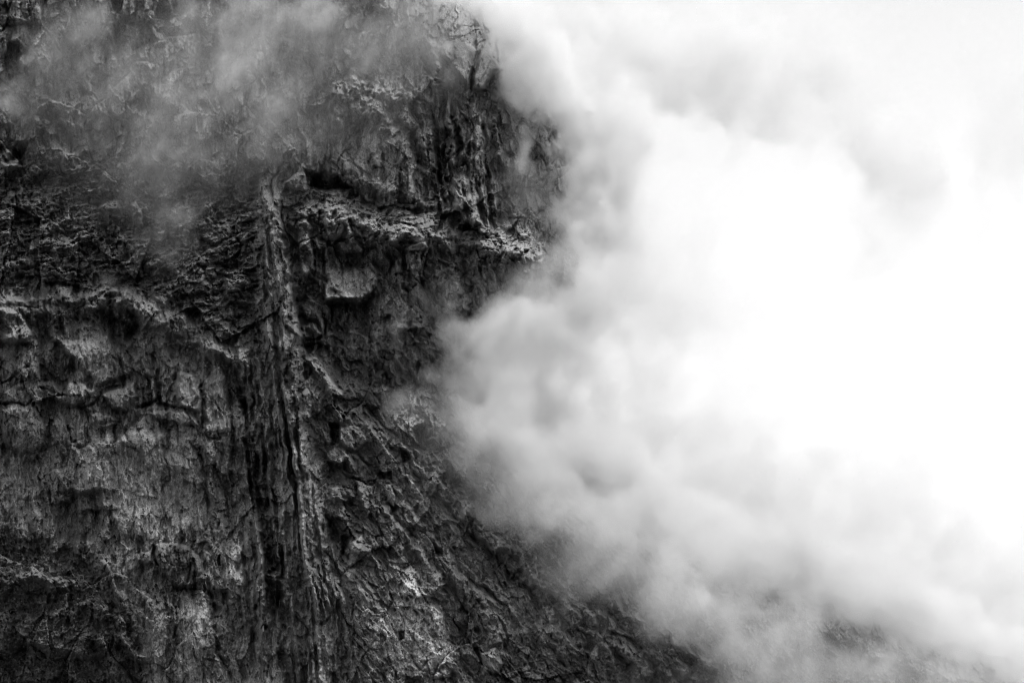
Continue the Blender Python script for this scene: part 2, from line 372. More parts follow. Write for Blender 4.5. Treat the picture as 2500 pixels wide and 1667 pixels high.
# ribs of the buttress right of the dome
for k, (x, y0, y1, h, s) in enumerate([(1052, 250, 500, 4.5, 0.05), (1075, 300, 540, 4, 0.06), (1096, 240, 520, 6, 0.10), (1120, 300, 560, 5, 0.12),
                                       (1140, 320, 520, 5, 0.12), (1160, 330, 540, 5.5, 0.16), (1185, 380, 560, 5, 0.18), (1030, 180, 420, 3.5, 0.04), (1205, 300, 480, 5, 0.25)]):
    rib([(x, y0), (x + s * (y1 - y0) * 0.5, (y0 + y1) / 2), (x + s * (y1 - y0), y1)], h, 12, 12, 30)
for (x, y0, y1, s) in [(1064, 280, 520, 0.06), (1108, 260, 480, 0.08), (1112, 300, 420, 0.02), (1174, 310, 540, 0.15), (1190, 400, 520, 0.1), (1085, 380, 520, 0.06)]:
    rib([(x, y0), (x + s * (y1 - y0), y1)], -5, 6, 8, 25)
block([(1100, 430), (1140, 420), (1170, 500), (1190, 560), (1130, 560), (1095, 510)], 5, 18, dome=0.4, albedo=0.75)
rib([(1135, 540), (1150, 560), (1185, 570)], -6, 12, 10, 10)
# the two rounded boulders near the top of the face
block([(1072, 118), (1090, 104), (1120, 99), (1150, 106), (1166, 122), (1160, 160), (1150, 180), (1148, 220), (1128, 205), (1108, 180), (1085, 150), (1074, 140)], 6, 12, dome=0.8, albedo=1.1, flat=0.75, warp=0.25)
block([(1180, 118), (1205, 140), (1226, 168), (1205, 185), (1195, 200), (1180, 222), (1150, 225), (1150, 185), (1160, 160), (1166, 135)], 7, 10, dome=0.8, albedo=1.05, flat=0.75, warp=0.25)
crack([(1178, 115), (1162, 150), (1150, 180), (1148, 222)], 4, 4, 0.2)
crack([(1150, 222), (1168, 224), (1185, 222)], 5, 7, 0.2)
crack([(1074, 112), (1092, 100), (1110, 96)], 4, 4, 0.2)
rib([(1018, 60), (1030, 90), (1042, 140), (1050, 200)], -4, 10, 10, 20)
rib([(1030, 40), (1050, 100), (1065, 170), (1070, 220)], 6, 14, 12, 25)
# overhanging block in the centre
block([(793, 662), (850, 655), (908, 657), (920, 685), (905, 715), (884, 730), (797, 735)], 5.5, 7, gy=0.12, warp=0.7, albedo=1.9, flat=0.35)  # brightness of the lit face partly put into its grey
block([(797, 737), (888, 733), (905, 715), (905, 760), (900, 940), (800, 940), (795, 830)], -4, 14, gy=0.03, warp=0.9, albedo=0.8)  # recess below, shade of the overhang added in the colour
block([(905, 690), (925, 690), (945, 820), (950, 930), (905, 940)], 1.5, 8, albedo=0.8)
crack([(786, 560), (790, 640), (792, 720), (793, 820), (800, 870)], 4.5, 7, 0.3)
crack([(765, 600), (768, 660), (762, 710)], 3, 4, 0.4)
ledge([(800, 770), (850, 775), (900, 762)], 2, 14, 30, 8)
ledge([(800, 800), (860, 806), (905, 798)], 2, 14, 30, 8)
ledge([(800, 840), (860, 848), (905, 838)], 2, 14, 30, 8)
block([(735, 800), (752, 785), (772, 790), (785, 815), (770, 835), (745, 832)], 3.5, 6, dome=0.5, albedo=1.35)
block([(745, 840), (785, 836), (790, 880), (750, 880)], -4, 8, albedo=0.7)
block([(735, 735), (785, 725), (792, 800), (785, 830), (772, 785), (740, 780)], 2.5, 8, dome=0.2)
block([(722, 540), (750, 530), (770, 555), (765, 600), (770, 660), (735, 700), (722, 640)], 4, 12, dome=0.3, albedo=1.15)
block([(788, 505), (830, 500), (850, 530), (860, 580), (840, 590), (800, 585), (787, 550)], 4.5, 10, dome=0.4, albedo=1.05)
block([(820, 590), (860, 580), (890, 610), (885, 622), (840, 620)], 3.5, 6, gy=0.06, albedo=1.1)
block([(960, 545), (1010, 548), (1040, 580), (1030, 610), (980, 610), (945, 590)], 4, 10, dome=0.35, albedo=1.0)
block([(980, 612), (1040, 585), (1048, 610), (1000, 618)], 4.5, 6, gy=0.08, albedo=1.3)
block([(988, 620), (1025, 615), (1040, 640), (1025, 665), (990, 660)], 3.5, 6, gy=0.04, albedo=1.1)
block([(962, 632), (983, 628), (983, 665), (963, 668)], 3, 5, gy=0.06, albedo=1.3)
crack([(985, 618), (988, 650), (986, 690)], 4, 6, 0.4)
block([(930, 548), (955, 540), (950, 570), (925, 600)], 3, 8, dome=0.3, albedo=1.1)
block([(1064, 620), (1100, 640), (1098, 645), (1070, 632)], 3.5, 4, gy=0.1, albedo=1.5)
for pts in ([(900, 800), (912, 850), (920, 900)], [(985, 700), (1000, 760), (1010, 800)], [(1030, 690), (1045, 740), (1060, 790)], [(1125, 650), (1140, 690), (1150, 730)], [(1210, 650), (1220, 680), (1222, 710)]):
    rib(pts, -5, 12, 10, 20)
for pts in ([(960, 760), (975, 800), (980, 840)], [(1020, 720), (1040, 770), (1055, 800)], [(1075, 670), (1090, 710), (1100, 760)], [(1160, 680), (1175, 720)], [(930, 830), (950, 890), (965, 940)]):
    rib(pts, 4.5, 14, 12, 25)
ledge([(955, 785), (1000, 790), (1050, 785)], 3.5, 10, 40, 12)
roof([(955, 802), (1010, 800), (1060, 792)], 3, 8, 30, 10)
# diagonal ribs and blocks right of the pillar, lower half
def diag(pts, h, w, fade=25, sharp=1.0): rib(pts, h, w, w * 0.8, fade, sharp)
diag([(740, 850), (770, 880), (800, 930), (830, 985), (850, 1010)], 6, 20)
diag([(750, 885), (775, 915), (800, 950), (815, 985)], 4, 14)
block([(798, 925), (825, 940), (845, 965), (838, 975), (805, 962), (795, 945)], 3.5, 8, dome=0.35, albedo=1.5)
block([(810, 980), (838, 980), (840, 1030), (818, 1030)], 2, 8, dome=0.2)
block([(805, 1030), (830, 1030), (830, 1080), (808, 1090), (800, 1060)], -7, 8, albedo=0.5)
block([(810, 1040), (870, 1035), (890, 1060), (900, 1080), (860, 1110), (825, 1080)], 3, 10, dome=0.3)
block([(795, 1110), (815, 1085), (845, 1095), (850, 1118), (840, 1135), (795, 1130)], 3.5, 6, gy=0.05, dome=0.2, albedo=1.6, flat=0.3)
block([(800, 1135), (850, 1135), (855, 1175), (800, 1180)], -2, 10)
block([(800, 1185), (850, 1180), (870, 1210), (850, 1230), (810, 1215)], 3, 8, dome=0.3)
diag([(815, 1200), (835, 1250), (860, 1300), (890, 1350)], 6, 22)
diag([(800, 1260), (830, 1310), (850, 1360)], -6, 10)
diag([(845, 1110), (870, 1170), (890, 1220), (898, 1260)], 4, 12)
diag([(870, 1180), (885, 1210), (895, 1240)], 3, 6)
block([(940, 1185), (958, 1180), (968, 1215), (962, 1240), (945, 1225)], 3.5, 5, gx=0.03, albedo=1.5, flat=0.4)
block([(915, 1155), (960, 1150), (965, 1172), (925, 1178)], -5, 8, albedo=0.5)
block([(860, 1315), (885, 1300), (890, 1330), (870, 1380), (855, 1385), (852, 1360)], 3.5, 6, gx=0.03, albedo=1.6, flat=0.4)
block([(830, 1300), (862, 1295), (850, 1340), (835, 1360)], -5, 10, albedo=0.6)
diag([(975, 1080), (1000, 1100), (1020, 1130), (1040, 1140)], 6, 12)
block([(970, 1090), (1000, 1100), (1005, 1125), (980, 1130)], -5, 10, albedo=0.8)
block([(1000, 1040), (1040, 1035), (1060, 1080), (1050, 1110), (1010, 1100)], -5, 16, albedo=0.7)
diag([(880, 1020), (920, 1070), (960, 1120), (990, 1160)], 4.5, 18)
diag([(930, 1230), (1000, 1320), (1060, 1410), (1110, 1500)], 5, 30)
diag([(960, 1250), (1020, 1330), (1080, 1420)], -4.5, 12)
diag([(1080, 1180), (1150, 1260), (1230, 1330), (1330, 1420), (1440, 1510), (1560, 1640)], 8, 50, 60)
diag([(1120, 1260), (1200, 1350), (1290, 1440), (1370, 1530)], -5, 22, 40)
diag([(1020, 1280), (1090, 1370), (1160, 1460), (1220, 1560)], 5, 30, 40)
diag([(1060, 1370), (1120, 1450), (1180, 1560)], -5, 16, 40)
diag([(1300, 1390), (1390, 1470), (1480, 1560), (1540, 1650)], -5, 18, 40)
diag([(1440, 1440), (1550, 1500), (1640, 1560), (1760, 1640)], 6, 34, 50)
diag([(1480, 1480), (1550, 1560), (1600, 1640)], -5, 16, 40)
ledge([(1280, 1530), (1350, 1520), (1420, 1545)], 4, 16, 50, 20)
ledge([(1360, 1575), (1430, 1570), (1480, 1590)], 3.5, 14, 40, 20)
block([(1330, 1490), (1360, 1485), (1372, 1520), (1380, 1565), (1345, 1560)], 1.5, 8, albedo=1.5, flat=0.5)
block([(1175, 1590), (1215, 1580), (1235, 1620), (1220, 1650), (1180, 1640)], 4.5, 10, dome=0.5)
block([(975, 1540), (990, 1535), (992, 1560), (978, 1562)], -5, 4)
roof([(985, 1640), (1040, 1650), (1100, 1640)], 4.5, 10, 60, 15)
block([(940, 1440), (1010, 1410), (1080, 1480), (1110, 1600), (1050, 1650), (960, 1640), (930, 1560)], 2, 30, albedo=2.2)

for k in range(9):
    x = 865 + k * 3; rib([(850 - 18 * (k % 3) - 6 * k, 1380 + 20 * (k % 2)), (862 - 16 * (k % 3) - 5 * k, 1520), (880 - 14 * (k % 3) - 5 * k, 1667)], 2.2, 5, 5, 40)

# --- breakage of the rock: facets at four sizes, ridged noise, flutes along the fall line
rough = (1 + 0.5 * m_terr + 0.35 * m_moss + 0.45 * m_slope + 0.5 * m_pale + 0.1 * m_cent - 0.25 * m_dome - 0.45 * m_slab - 0.5 * m_pill - 0.1 * m_upper) * CALM
block_amp = (1 + 0.35 * m_cent + 0.2 * m_terr - 0.45 * m_pill - 0.45 * m_slab - 0.3 * m_dome - 0.1 * m_slope) * CALM
fx, fy = LX + (WX - LX) * 0.22, LY + (WY - LY) * 0.22
def rot(x, y, deg):
    c, s = math.cos(math.radians(deg)), math.sin(math.radians(deg))
    return x * c + y * s, -x * s + y * c
ax, ay = rot(fx, fy, 10)
D += block_amp * 4.4 * facets(ax, ay, 115, 175, 101, 0.9, 0.06)
w_h = np.clip(m_terr + m_ramp + 0.4 * m_moss, 0, 1) * 0.8                      # lying ledges
w_d = np.clip(m_slope + 0.35 * m_cent, 0, 1) * (1 - w_h)                       # slabs that slant down to the right
w_v = 1 - w_h - w_d                                                            # upright slabs
turn = sst(-0.06, 0.06, fbm(PX / 150, PY / 150, 41, 3))
for wgt, sets in ((w_v * turn, ((7, 36, 96, 3.2), (5, 17, 34, 2.0))), (w_v * (1 - turn), ((-16, 40, 84, 3.2), (-22, 18, 32, 2.0))),
                  (w_d, ((-37, 32, 88, 3.0), (-33, 16, 32, 2.0))), (w_h, ((68, 22, 50, 2.8), (75, 9, 20, 1.7)))):
    for n_, (deg, sx0, sy0, amp) in enumerate(sets):
        ux, uy = rot(fx, fy, deg) if n_ == 0 else rot(PX + (LX - PX) * 0.45 + (WX - LX) * 0.15, PY + (LY - PY) * 0.45 + (WY - LY) * 0.15, deg)
        D += wgt * block_amp * amp * facets(ux, uy, sx0, sy0, 140 + n_ * 7 + deg, 1.15, 0.12)
bx, by = rot(fx, fy, -18)
D += rough * (w_h * 1.0 + (1 - w_h) * 0.35) * facets(bx, by, 8, 13, 104, 1.3, 0.16)
tx, ty = PX + (LX - PX) * 0.3 + (WX - LX) * 0.12, PY + (LY - PY) * 0.3 + (WY - LY) * 0.12
ux, uy = rot(tx, ty, 3)
D += w_v * CALM * 0.8 * facets(ux, uy, 7, 21, 171, 1.2, 0.16)
ux, uy = rot(tx, ty, -30)
D += w_d * 0.8 * facets(ux, uy, 7, 16, 172, 1.2, 0.16)
D += rough * 2.0 * fbm(fx / 70, fy / 70, 111, 6, 0.58, 2.1, ridged=True)
D += rough * 0.9 * fbm(PX / 9, PY / 8, 112, 2, 0.7, 2.1)
# flutes: vertical on the pillar, slab, dome and buttress, slanting on the lower-right slope
vert = 0.9 * m_pill + 0.7 * m_slab + 0.75 * m_dome + 1.0 * m_butt + 0.6 * m_upper + 0.45 * m_cent + 0.6 * m_crest + 0.2 * m_moss
vx, vy = rot(PX + (WX - PX) * 0.6, PY, -5)
D += vert * (2.8 * fbm(vx / 30, vy / 460, 121, 3, 0.6, 2.1, ridged=True) + 1.5 * fbm(vx / 9, vy / 130, 122, 3, 0.65))
sx_, sy_ = rot(PX + (WX - PX) * 0.7, PY + (WY - PY) * 0.7, -36)
D += (m_slope * 0.9 + 0.35 * m_cent) * (3.2 * fbm(sx_ / 34, sy_ / 240, 123, 3, 0.55, 2.1, ridged=True) + 1.0 * fbm(sx_ / 11, sy_ / 60, 124, 3, 0.6))
hx, hy = rot(WX, WY, 14)
D += (0.9 * m_ramp + 0.7 * m_terr) * (2.4 * fbm(hx / 90, hy / 13, 125, 3, 0.6, 2.1, ridged=True))

# sharpen the relief: what stands out at a few metres stands out more
def blur(a, n):
    for ax_ in (0, 1):
        for _ in range(2):
            p = np.pad(a, [(n + 1, n) if i == ax_ else (0, 0) for i in range(2)], mode='edge').astype(np.float64)
            c = np.cumsum(p, ax_)
            a = ((np.take(c, np.arange(2 * n + 1, c.shape[ax_]), ax_) - np.take(c, np.arange(0, c.shape[ax_] - 2 * n - 1), ax_)) / (2 * n + 1)).astype(np.float32)
    return a
b1, b2 = blur(D, 6), blur(D, 22)
D = b2 + 1.6 * (b1 - b2) + 1.6 * (D - b1)

# --- grey of the rock: its own tone, with light on the ledges put in
g1 = fbm(WX / 160, WY / 160, 201, 5, 0.6); g2 = fbm(WX / 30, WY / 36, 202, 4, 0.6)
stain = fbm(WX / 16, WY / 210, 203, 4, 0.6)
A *= np.exp(0.55 * g1 * 2 + 0.45 * g2 * 2)
A *= 1 - 0.65 * sst(0.03, 0.26, stain) * np.clip(vert + 0.3 + 0.3 * m_slab, 0, 1)
broad = fbm(WX / 42, WY / 380, 208, 4, 0.6)
A *= 1 - 0.5 * sst(0.06, 0.24, broad) * np.clip(m_slab + m_dome + m_pill + 0.5 * m_upper, 0, 1)
lichen = fbm(WX / 75, WY / 95, 206, 5, 0.62)
A *= 1 - 0.5 * sst(0.02, 0.22, lichen)
pale = fbm(WX / 60, WY / 120, 207, 5, 0.62)
A *= 1 + 0.9 * sst(0.12, 0.34, pale)
A *= 1 + 0.3 * m_pill * sst(700, 950, PY) + 0.1 * m_ramp + 0.1 * m_dome + 0.35 * m_butt - 0.4 * m_moss + 0.12 * m_slope - 0.2 * m_terr
streak = sst(0.15, 0.35, fbm(WX / 10, WY / 160, 205, 3, 0.6))
A *= 1 - 0.75 * streak * soft([(395, 1425), (560, 1425), (560, 1500), (395, 1500)], 40)
A *= 1 + 0.8 * soft([(1175, 520), (1240, 540), (1400, 610), (1420, 640), (1300, 640), (1210, 595)], 25, 0.8)  # light caught by the upward-facing ramp, painted as paler rock
A *= 1 + 0.15 * soft([(690, 450), (820, 475), (1060, 515), (1060, 545), (960, 560), (840, 530), (700, 480)], 25, 0.8)  # cave ledge lightened in colour for the light from above
A *= 1 - 0.45 * soft([(570, 930), (640, 930), (668, 1250), (700, 1500), (645, 1480), (600, 1260)], 40, 1.5)  # darker band down the grooves left of the pillar
A *= 1 + 1.6 * soft([(930, 1480), (1000, 1400), (1060, 1450), (1110, 1560), (1110, 1640), (1040, 1660), (940, 1650), (900, 1580)], 50, 1.2) * (0.4 + 0.9 * sst(-0.1, 0.15, g2))
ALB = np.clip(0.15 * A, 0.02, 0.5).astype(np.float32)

# ---------------------------------------------------------------- mesh of the cliff, cut into its parts
VX, VY, VZ = place(PX, PY, DIST - D)
VERTS = np.stack([VX, VY, VZ], -1).reshape(-1, 3).astype(np.float32)

def rock_material():
    m = bpy.data.materials.new('grey_limestone'); m.use_nodes = True
    n, l = m.node_tree.nodes, m.node_tree.links
    b = n['Principled BSDF']; b.inputs['Roughness'].default_value = 0.85
    b.inputs['Specular IOR Level'].default_value = 0.25
    at = n.new('ShaderNodeAttribute'); at.attribute_name = 'grey'
    tc = n.new('ShaderNodeTexCoord')
    nz = n.new('ShaderNodeTexNoise'); nz.inputs['Scale'].default_value = 1.6; nz.inputs['Detail'].default_value = 5; nz.inputs['Roughness'].default_value = 0.7
    mg = n.new('ShaderNodeMapping'); mg.inputs['Scale'].default_value = (1.0, 1.0, 0.5)          # grain drawn out down the face
    l.new(tc.outputs['Object'], mg.inputs['Vector']); l.new(mg.outputs[0], nz.inputs['Vector'])
    mp = n.new('ShaderNodeMapRange'); mp.inputs[1].default_value = 0.32; mp.inputs[2].default_value = 0.68; mp.inputs[3].default_value = 0.4; mp.inputs[4].default_value = 1.7
    l.new(nz.outputs[0], mp.inputs[0])
    mu = n.new('ShaderNodeMath'); mu.operation = 'MULTIPLY'
    l.new(at.outputs['Fac'], mu.inputs[0]); l.new(mp.outputs[0], mu.inputs[1])
    l.new(mu.outputs[0], b.inputs['Base Color'])
    bp = n.new('ShaderNodeBump'); bp.inputs['Strength'].default_value = 0.6; bp.inputs['Distance'].default_value = 0.5
    l.new(nz.outputs[0], bp.inputs['Height']); l.new(bp.outputs[0], b.inputs['Normal'])
    return m
ROCK = rock_material()

cliff = bpy.data.objects.new('cliff', None); COL.objects.link(cliff)
cliff['kind'] = 'structure'; cliff['label'] = 'dark limestone cliff face rising into drifting cloud'; cliff['category'] = 'cliff'
cliff.location = (0, DIST, 0)

PARTS = [  # name, outline, label; later ones win
    ('upper_wall', None, 'broken upper rock wall veiled by thin mist'),
    ('broken_terrace', R_TERR, 'rough broken terrace of jumbled ledges'),
    ('slab_wall', R_SLAB, 'pale streaked slab wall under the terrace'),
    ('mossy_crag', R_MOSS, 'dark overgrown crag in the lower corner'),
    ('diagonal_slope', R_SLOPE, 'dark slanting rock slope running down into mist'),
    ('shaded_wall', R_CENTRE, 'shaded blocky wall below the long ledge'),
    ('crest_wall', R_CREST, 'steep fluted wall at the top of the face'),
    ('ribbed_buttress', R_BUTT, 'buttress of upright ribs beside the cloud'),
    ('fluted_pillar', R_PILLAR, 'tall fluted rock pillar with bright upright ribs'),
    ('domed_face', R_DOME, 'smooth domed rock face above the cave'),
    ('rubble_ledge', R_RAMP, 'long bright ledge strewn with rubble'),
    ('cave', [(752, 425), (790, 420), (830, 430), (850, 455), (872, 478), (830, 478), (790, 470), (750, 470)], 'black cave mouth above the ledge'),
    ('jutting_block', [(793, 662), (850, 655), (908, 657), (920, 685), (905, 715), (884, 730), (797, 735)], 'pale jutting block with a black overhang beneath'),
    ('overhang_recess', [(797, 737), (888, 733), (905, 715), (905, 760), (900, 940), (800, 940), (795, 830)], 'dark recess under the jutting block'),
    ('rounded_boulder', [(1072, 118), (1090, 104), (1120, 99), (1150, 106), (1166, 122), (1160, 160), (1150, 180), (1148, 220), (1128, 205), (1108, 180), (1085, 150), (1074, 140)], 'smooth rounded rock bulge near the top'),
    ('rounded_boulder', [(1180, 118), (1205, 140), (1226, 168), (1205, 185), (1195, 200), (1180, 222), (1150, 225), (1150, 185), (1160, 160), (1166, 135)], 'smooth rounded rock bulge at the edge of the cloud'),
    ('pale_crag', R_PALE, 'pale pitted crag near the foot of the slope'),
]
fcx = (PX[:-1, :-1] + STEP / 2 + (WX - PX)[:-1, :-1] * 0.8); fcy = (PY[:-1, :-1] + STEP / 2 + (WY - PY)[:-1, :-1] * 0.8)
PID = np.zeros(fcx.shape, np.int16)
for k, (nm, poly, lab) in enumerate(PARTS):
    if poly is None: continue
    p = np.array(poly); w = window(p[:, 0].min() - 40, p[:, 0].max() + 40, p[:, 1].min() - 40, p[:, 1].max() + 40)
    w = (slice(w[0].start, min(w[0].stop, NY - 1)), slice(w[1].start, min(w[1].stop, NX - 1)))
    sub = PID[w]; sub[poly_sd(poly, fcx[w], fcy[w]) > 0] = k
REGION = PID.copy(); N_REG = len(PARTS)
for poly, h, warp in BLOCKS:                                       # each block, slab and hollow of the face is a piece of its region
    if any(p[1] == poly for p in PARTS): continue
    p = np.array(poly); w = window(p[:, 0].min() - 40, p[:, 0].max() + 40, p[:, 1].min() - 40, p[:, 1].max() + 40)
    w = (slice(w[0].start, min(w[0].stop, NY - 1)), slice(w[1].start, min(w[1].stop, NX - 1)))
    qx = PX[w] + (WX[w] - PX[w]) * warp; qy = PY[w] + (WY[w] - PY[w]) * warp
    ext = p.max(0) - p.min(0)
    nm = 'hollow' if h < 0 else ('rock_slab' if ext.max() > 85 else 'rock_block')
    sub = PID[w]; sel = (poly_sd(poly, qx, qy) > 0) & (sub < N_REG)
    if sel.sum() < 40: continue
    host = int(np.bincount(REGION[w][sel]).argmax())
    if PARTS[host][0] in ('cave', 'jutting_block', 'overhang_recess', 'rounded_boulder'): continue
    sub[sel] = len(PARTS); PARTS.append((nm, poly, host))
KEEP = BEYOND[:-1, :-1] < 40
I = np.arange(NY * NX, dtype=np.int32).reshape(NY, NX)
QUADS = np.stack([I[:-1, :-1], I[1:, :-1], I[1:, 1:], I[:-1, 1:]], -1)
def mesh_from(name, verts, quads, grey, mat):
    me = bpy.data.meshes.new(name)
    nv, nf = len(verts), len(quads)
    me.vertices.add(nv); me.vertices.foreach_set('co', np.ascontiguousarray(verts, np.float32).ravel())
    me.loops.add(nf * 4); me.loops.foreach_set('vertex_index', np.ascontiguousarray(quads, np.int32).ravel())
    me.polygons.add(nf); me.polygons.foreach_set('loop_start', np.arange(nf, dtype=np.int32) * 4)
    me.update(calc_edges=True)
    a = me.attributes.new('grey', 'FLOAT', 'POINT'); a.data.foreach_set('value', np.ascontiguousarray(grey, np.float32).ravel())
    me.materials.append(mat)
    return me
remap = np.zeros(NY * NX, np.int32)
HOST = {}
for k, (nm, poly, lab) in enumerate(PARTS):
    qd = QUADS[(PID == k) & KEEP]
    if not len(qd): continue
    used = np.unique(qd); remap[used] = np.arange(len(used), dtype=np.int32)
    v = VERTS[used] - np.array([0, DIST, 0], np.float32)
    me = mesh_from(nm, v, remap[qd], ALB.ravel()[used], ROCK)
    o = bpy.data.objects.new(nm, me); COL.objects.link(o); HOST[k] = o
    if isinstance(lab, int): o.parent = HOST.get(lab, cliff)
    else: o.parent = cliff; o['label'] = lab

# ---------------------------------------------------------------- valley floor, below the frame
def plain_material(name, grey, scale, rough=0.9):
    m = bpy.data.materials.new(name); m.use_nodes = True
    n, l = m.node_tree.nodes, m.node_tree.links
    nz = n.new('ShaderNodeTexNoise'); nz.inputs['Scale'].default_value = scale; nz.inputs['Detail'].default_value = 6
    tc = n.new('ShaderNodeTexCoord'); l.new(tc.outputs['Object'], nz.inputs['Vector'])
    mp = n.new('ShaderNodeMapRange'); mp.inputs[3].default_value = grey * 0.4; mp.inputs[4].default_value = grey * 1.6
    l.new(nz.outputs[0], mp.inputs[0]); l.new(mp.outputs[0], n['Principled BSDF'].inputs['Base Color'])
    n['Principled BSDF'].inputs['Roughness'].default_value = rough
    return m
gm = bpy.data.meshes.new('ground')
gm.from_pydata([(-25000, -25000, 0), (25000, -25000, 0), (25000, 25000, 0), (-25000, 25000, 0)], [], [(0, 1, 2, 3)])
gm.materials.append(plain_material('dark_meadow', 0.06, 0.02))
ground = bpy.data.objects.new('ground', gm); COL.objects.link(ground); ground['kind'] = 'structure'

# ---------------------------------------------------------------- shrubs and loose boulders on the face
SHRUB_M = plain_material('dark_leaves', 0.045, 1.5, 0.7)
STEM_M = plain_material('grey_bark', 0.07, 2.0)
rs = random.Random(8)
def leaf_clump(seed, n):
    g = random.Random(seed); v, f = [], []
    lobes = [(g.uniform(-.6, .6), g.uniform(-.5, .5), g.uniform(.35, 1.1), g.uniform(.3, .55)) for _ in range(6)]
    for i in range(n):
        lx, ly, lz, lr = g.choice(lobes)
        d = Vector((g.gauss(0, 1), g.gauss(0, 1), g.gauss(0, 1))).normalized() * lr * g.uniform(.6, 1.05)
        c = Vector((lx, ly, lz)) + d
        t1 = Vector((g.gauss(0, 1), g.gauss(0, 1), g.gauss(0, .7))).normalized(); t2 = t1.orthogonal().normalized()
        a_, b_ = g.uniform(.09, .2), g.uniform(.05, .1)
        k = len(v); v += [c - t1 * a_, c + t2 * b_, c + t1 * a_, c - t2 * b_]; f.append((k, k + 1, k + 2, k + 3))
    me = bpy.data.meshes.new('foliage'); me.from_pydata(v, [], f); me.materials.append(SHRUB_M); return me
def stem_mesh(seed):
    g = random.Random(seed); v, f = [], []
    for b in range(4):
        a = Vector((g.uniform(-.06, .06), g.uniform(-.06, .06), -.25)); e = Vector((g.uniform(-.5, .5), g.uniform(-.4, .4), g.uniform(.5, 1.0)))
        m_ = (a + e) / 2 + Vector((g.uniform(-.12, .12), g.uniform(-.12, .12), 0))
        k = len(v)
        for p, rr in ((a, .05), (m_, .035), (e, .012)):
            for q_ in range(4): v.append(p + Vector((math.cos(q_ * 1.571), math.sin(q_ * 1.571), 0)) * rr)
        for lv in range(2):
            for q_ in range(4): f.append((k + lv * 4 + q_, k + lv * 4 + (q_ + 1) % 4, k + lv * 4 + 4 + (q_ + 1) % 4, k + lv * 4 + 4 + q_))
    me = bpy.data.meshes.new('stem'); me.from_pydata(v, [], f); me.materials.append(STEM_M); return me
CLUMPS = [leaf_clump(i, 150) for i in range(4)]; STEMS = [stem_mesh(i) for i in range(4)]
def on_face(px, py):
    j = int(np.clip((px - xs[0]) / STEP, 0, NX - 1)); i = int(np.clip((py - ys[0]) / STEP, 0, NY - 1))
    x, y, z = place(np.float64(px), np.float64(py), float(DIST - D[i, j]))
    return Vector((float(x), float(y), float(z))), i, j
def scatter(mask, n, box, place_it, best=40, need=0.5):
    """spots inside a region, each the most upward-facing of a handful of tries"""
    done = 0; tries = 0
    while done < n and tries < n * 30:
        tries += 1
        cand = []
        for _ in range(best):
            px, py = rs.uniform(box[0], box[2]), rs.uniform(box[1], box[3])
            p, i, j = on_face(px, py)
            if mask[i, j] < need or not KEEP[min(i, NY - 2), min(j, NX - 2)]: continue
            i2 = min(i + 3, NY - 1); cand.append((float(D[i2, j] - D[i, j]), px, py))
        if not cand: continue
        _, px, py = max(cand); place_it(on_face(px, py)[0]); done += 1
def scrub(name, label, mask, n, box, lo, hi, best):
    """low scrub that reads as one mass: one mesh of many leafy clumps"""
    src_ = []
    for me in CLUMPS + STEMS:
        v = np.empty(len(me.vertices) * 3, np.float32); me.vertices.foreach_get('co', v)
        f = np.empty(len(me.loops), np.int32); me.loops.foreach_get('vertex_index', f)
        src_.append((v.reshape(-1, 3), f.reshape(-1, 4)))
    vs, fs, mi, base = [], [], [], 0
    spots = []
    scatter(mask, n, box, spots.append, best)
    for p in spots:
        sz = rs.uniform(lo, hi); k = rs.randrange(4); a = rs.uniform(0, 6.28); c, s_ = math.cos(a), math.sin(a)
        for q_, (v, f) in enumerate((src_[k], src_[4 + k])):
            x, y, z = v[:, 0] * sz, v[:, 1] * sz * 0.8, v[:, 2] * sz * rs.uniform(.65, .95)
            vs.append(np.stack([x * c - y * s_ + p.x, x * s_ + y * c + p.y - 0.15 * sz, z + p.z - 0.1 * sz], 1)); fs.append(f + base); mi.append(np.full(len(f), q_, np.int32)); base += len(v)
    me = mesh_from(name, np.concatenate(vs), np.concatenate(fs), np.zeros(base), SHRUB_M)
    me.materials.append(STEM_M); me.polygons.foreach_set('material_index', np.concatenate(mi))
    o = bpy.data.objects.new(name, me); COL.objects.link(o); o['kind'] = 'stuff'; o['label'] = label
scrub('undergrowth', 'dark scrub covering the lower-left crag', m_moss, 420, (-40, 1300, 370, 1700), 0.8, 2.2, 10)
scrub('undergrowth', 'dark scrub dotted over the slanting slope', m_slope, 460, (900, 1050, 1800, 1700), 0.7, 1.8, 8)
scrub('undergrowth', 'sparse dark scrub on the broken terrace', m_terr, 40, (-20, 420, 600, 800), 0.6, 1.2, 12)
def boulder_mesh(seed):
    import bmesh
    g = random.Random(seed); bm = bmesh.new()
    for _ in range(26):
        d = Vector((g.gauss(0, 1), g.gauss(0, 1), g.gauss(0, 1))).normalized()
        bm.verts.new((d.x * g.uniform(.75, 1.1), d.y * .8 * g.uniform(.75, 1.1), d.z * .65 * g.uniform(.75, 1.1)))
    res = bmesh.ops.convex_hull(bm, input=bm.verts)
    bmesh.ops.delete(bm, geom=list(set(res['geom_interior'] + res['geom_unused'])), context='VERTS')
    me = bpy.data.meshes.new('boulder'); bm.to_mesh(me); bm.free()
    a = me.attributes.new('grey', 'FLOAT', 'POINT'); a.data.foreach_set('value', [g.uniform(.2, .3)] * len(me.vertices))
    me.materials.append(ROCK); return me
BOULDERS = [boulder_mesh(i) for i in range(6)]
ORD = ['first', 'second', 'third', 'fourth', 'fifth', 'sixth', 'seventh', 'eighth', 'ninth', 'tenth', 'eleventh', 'twelfth']
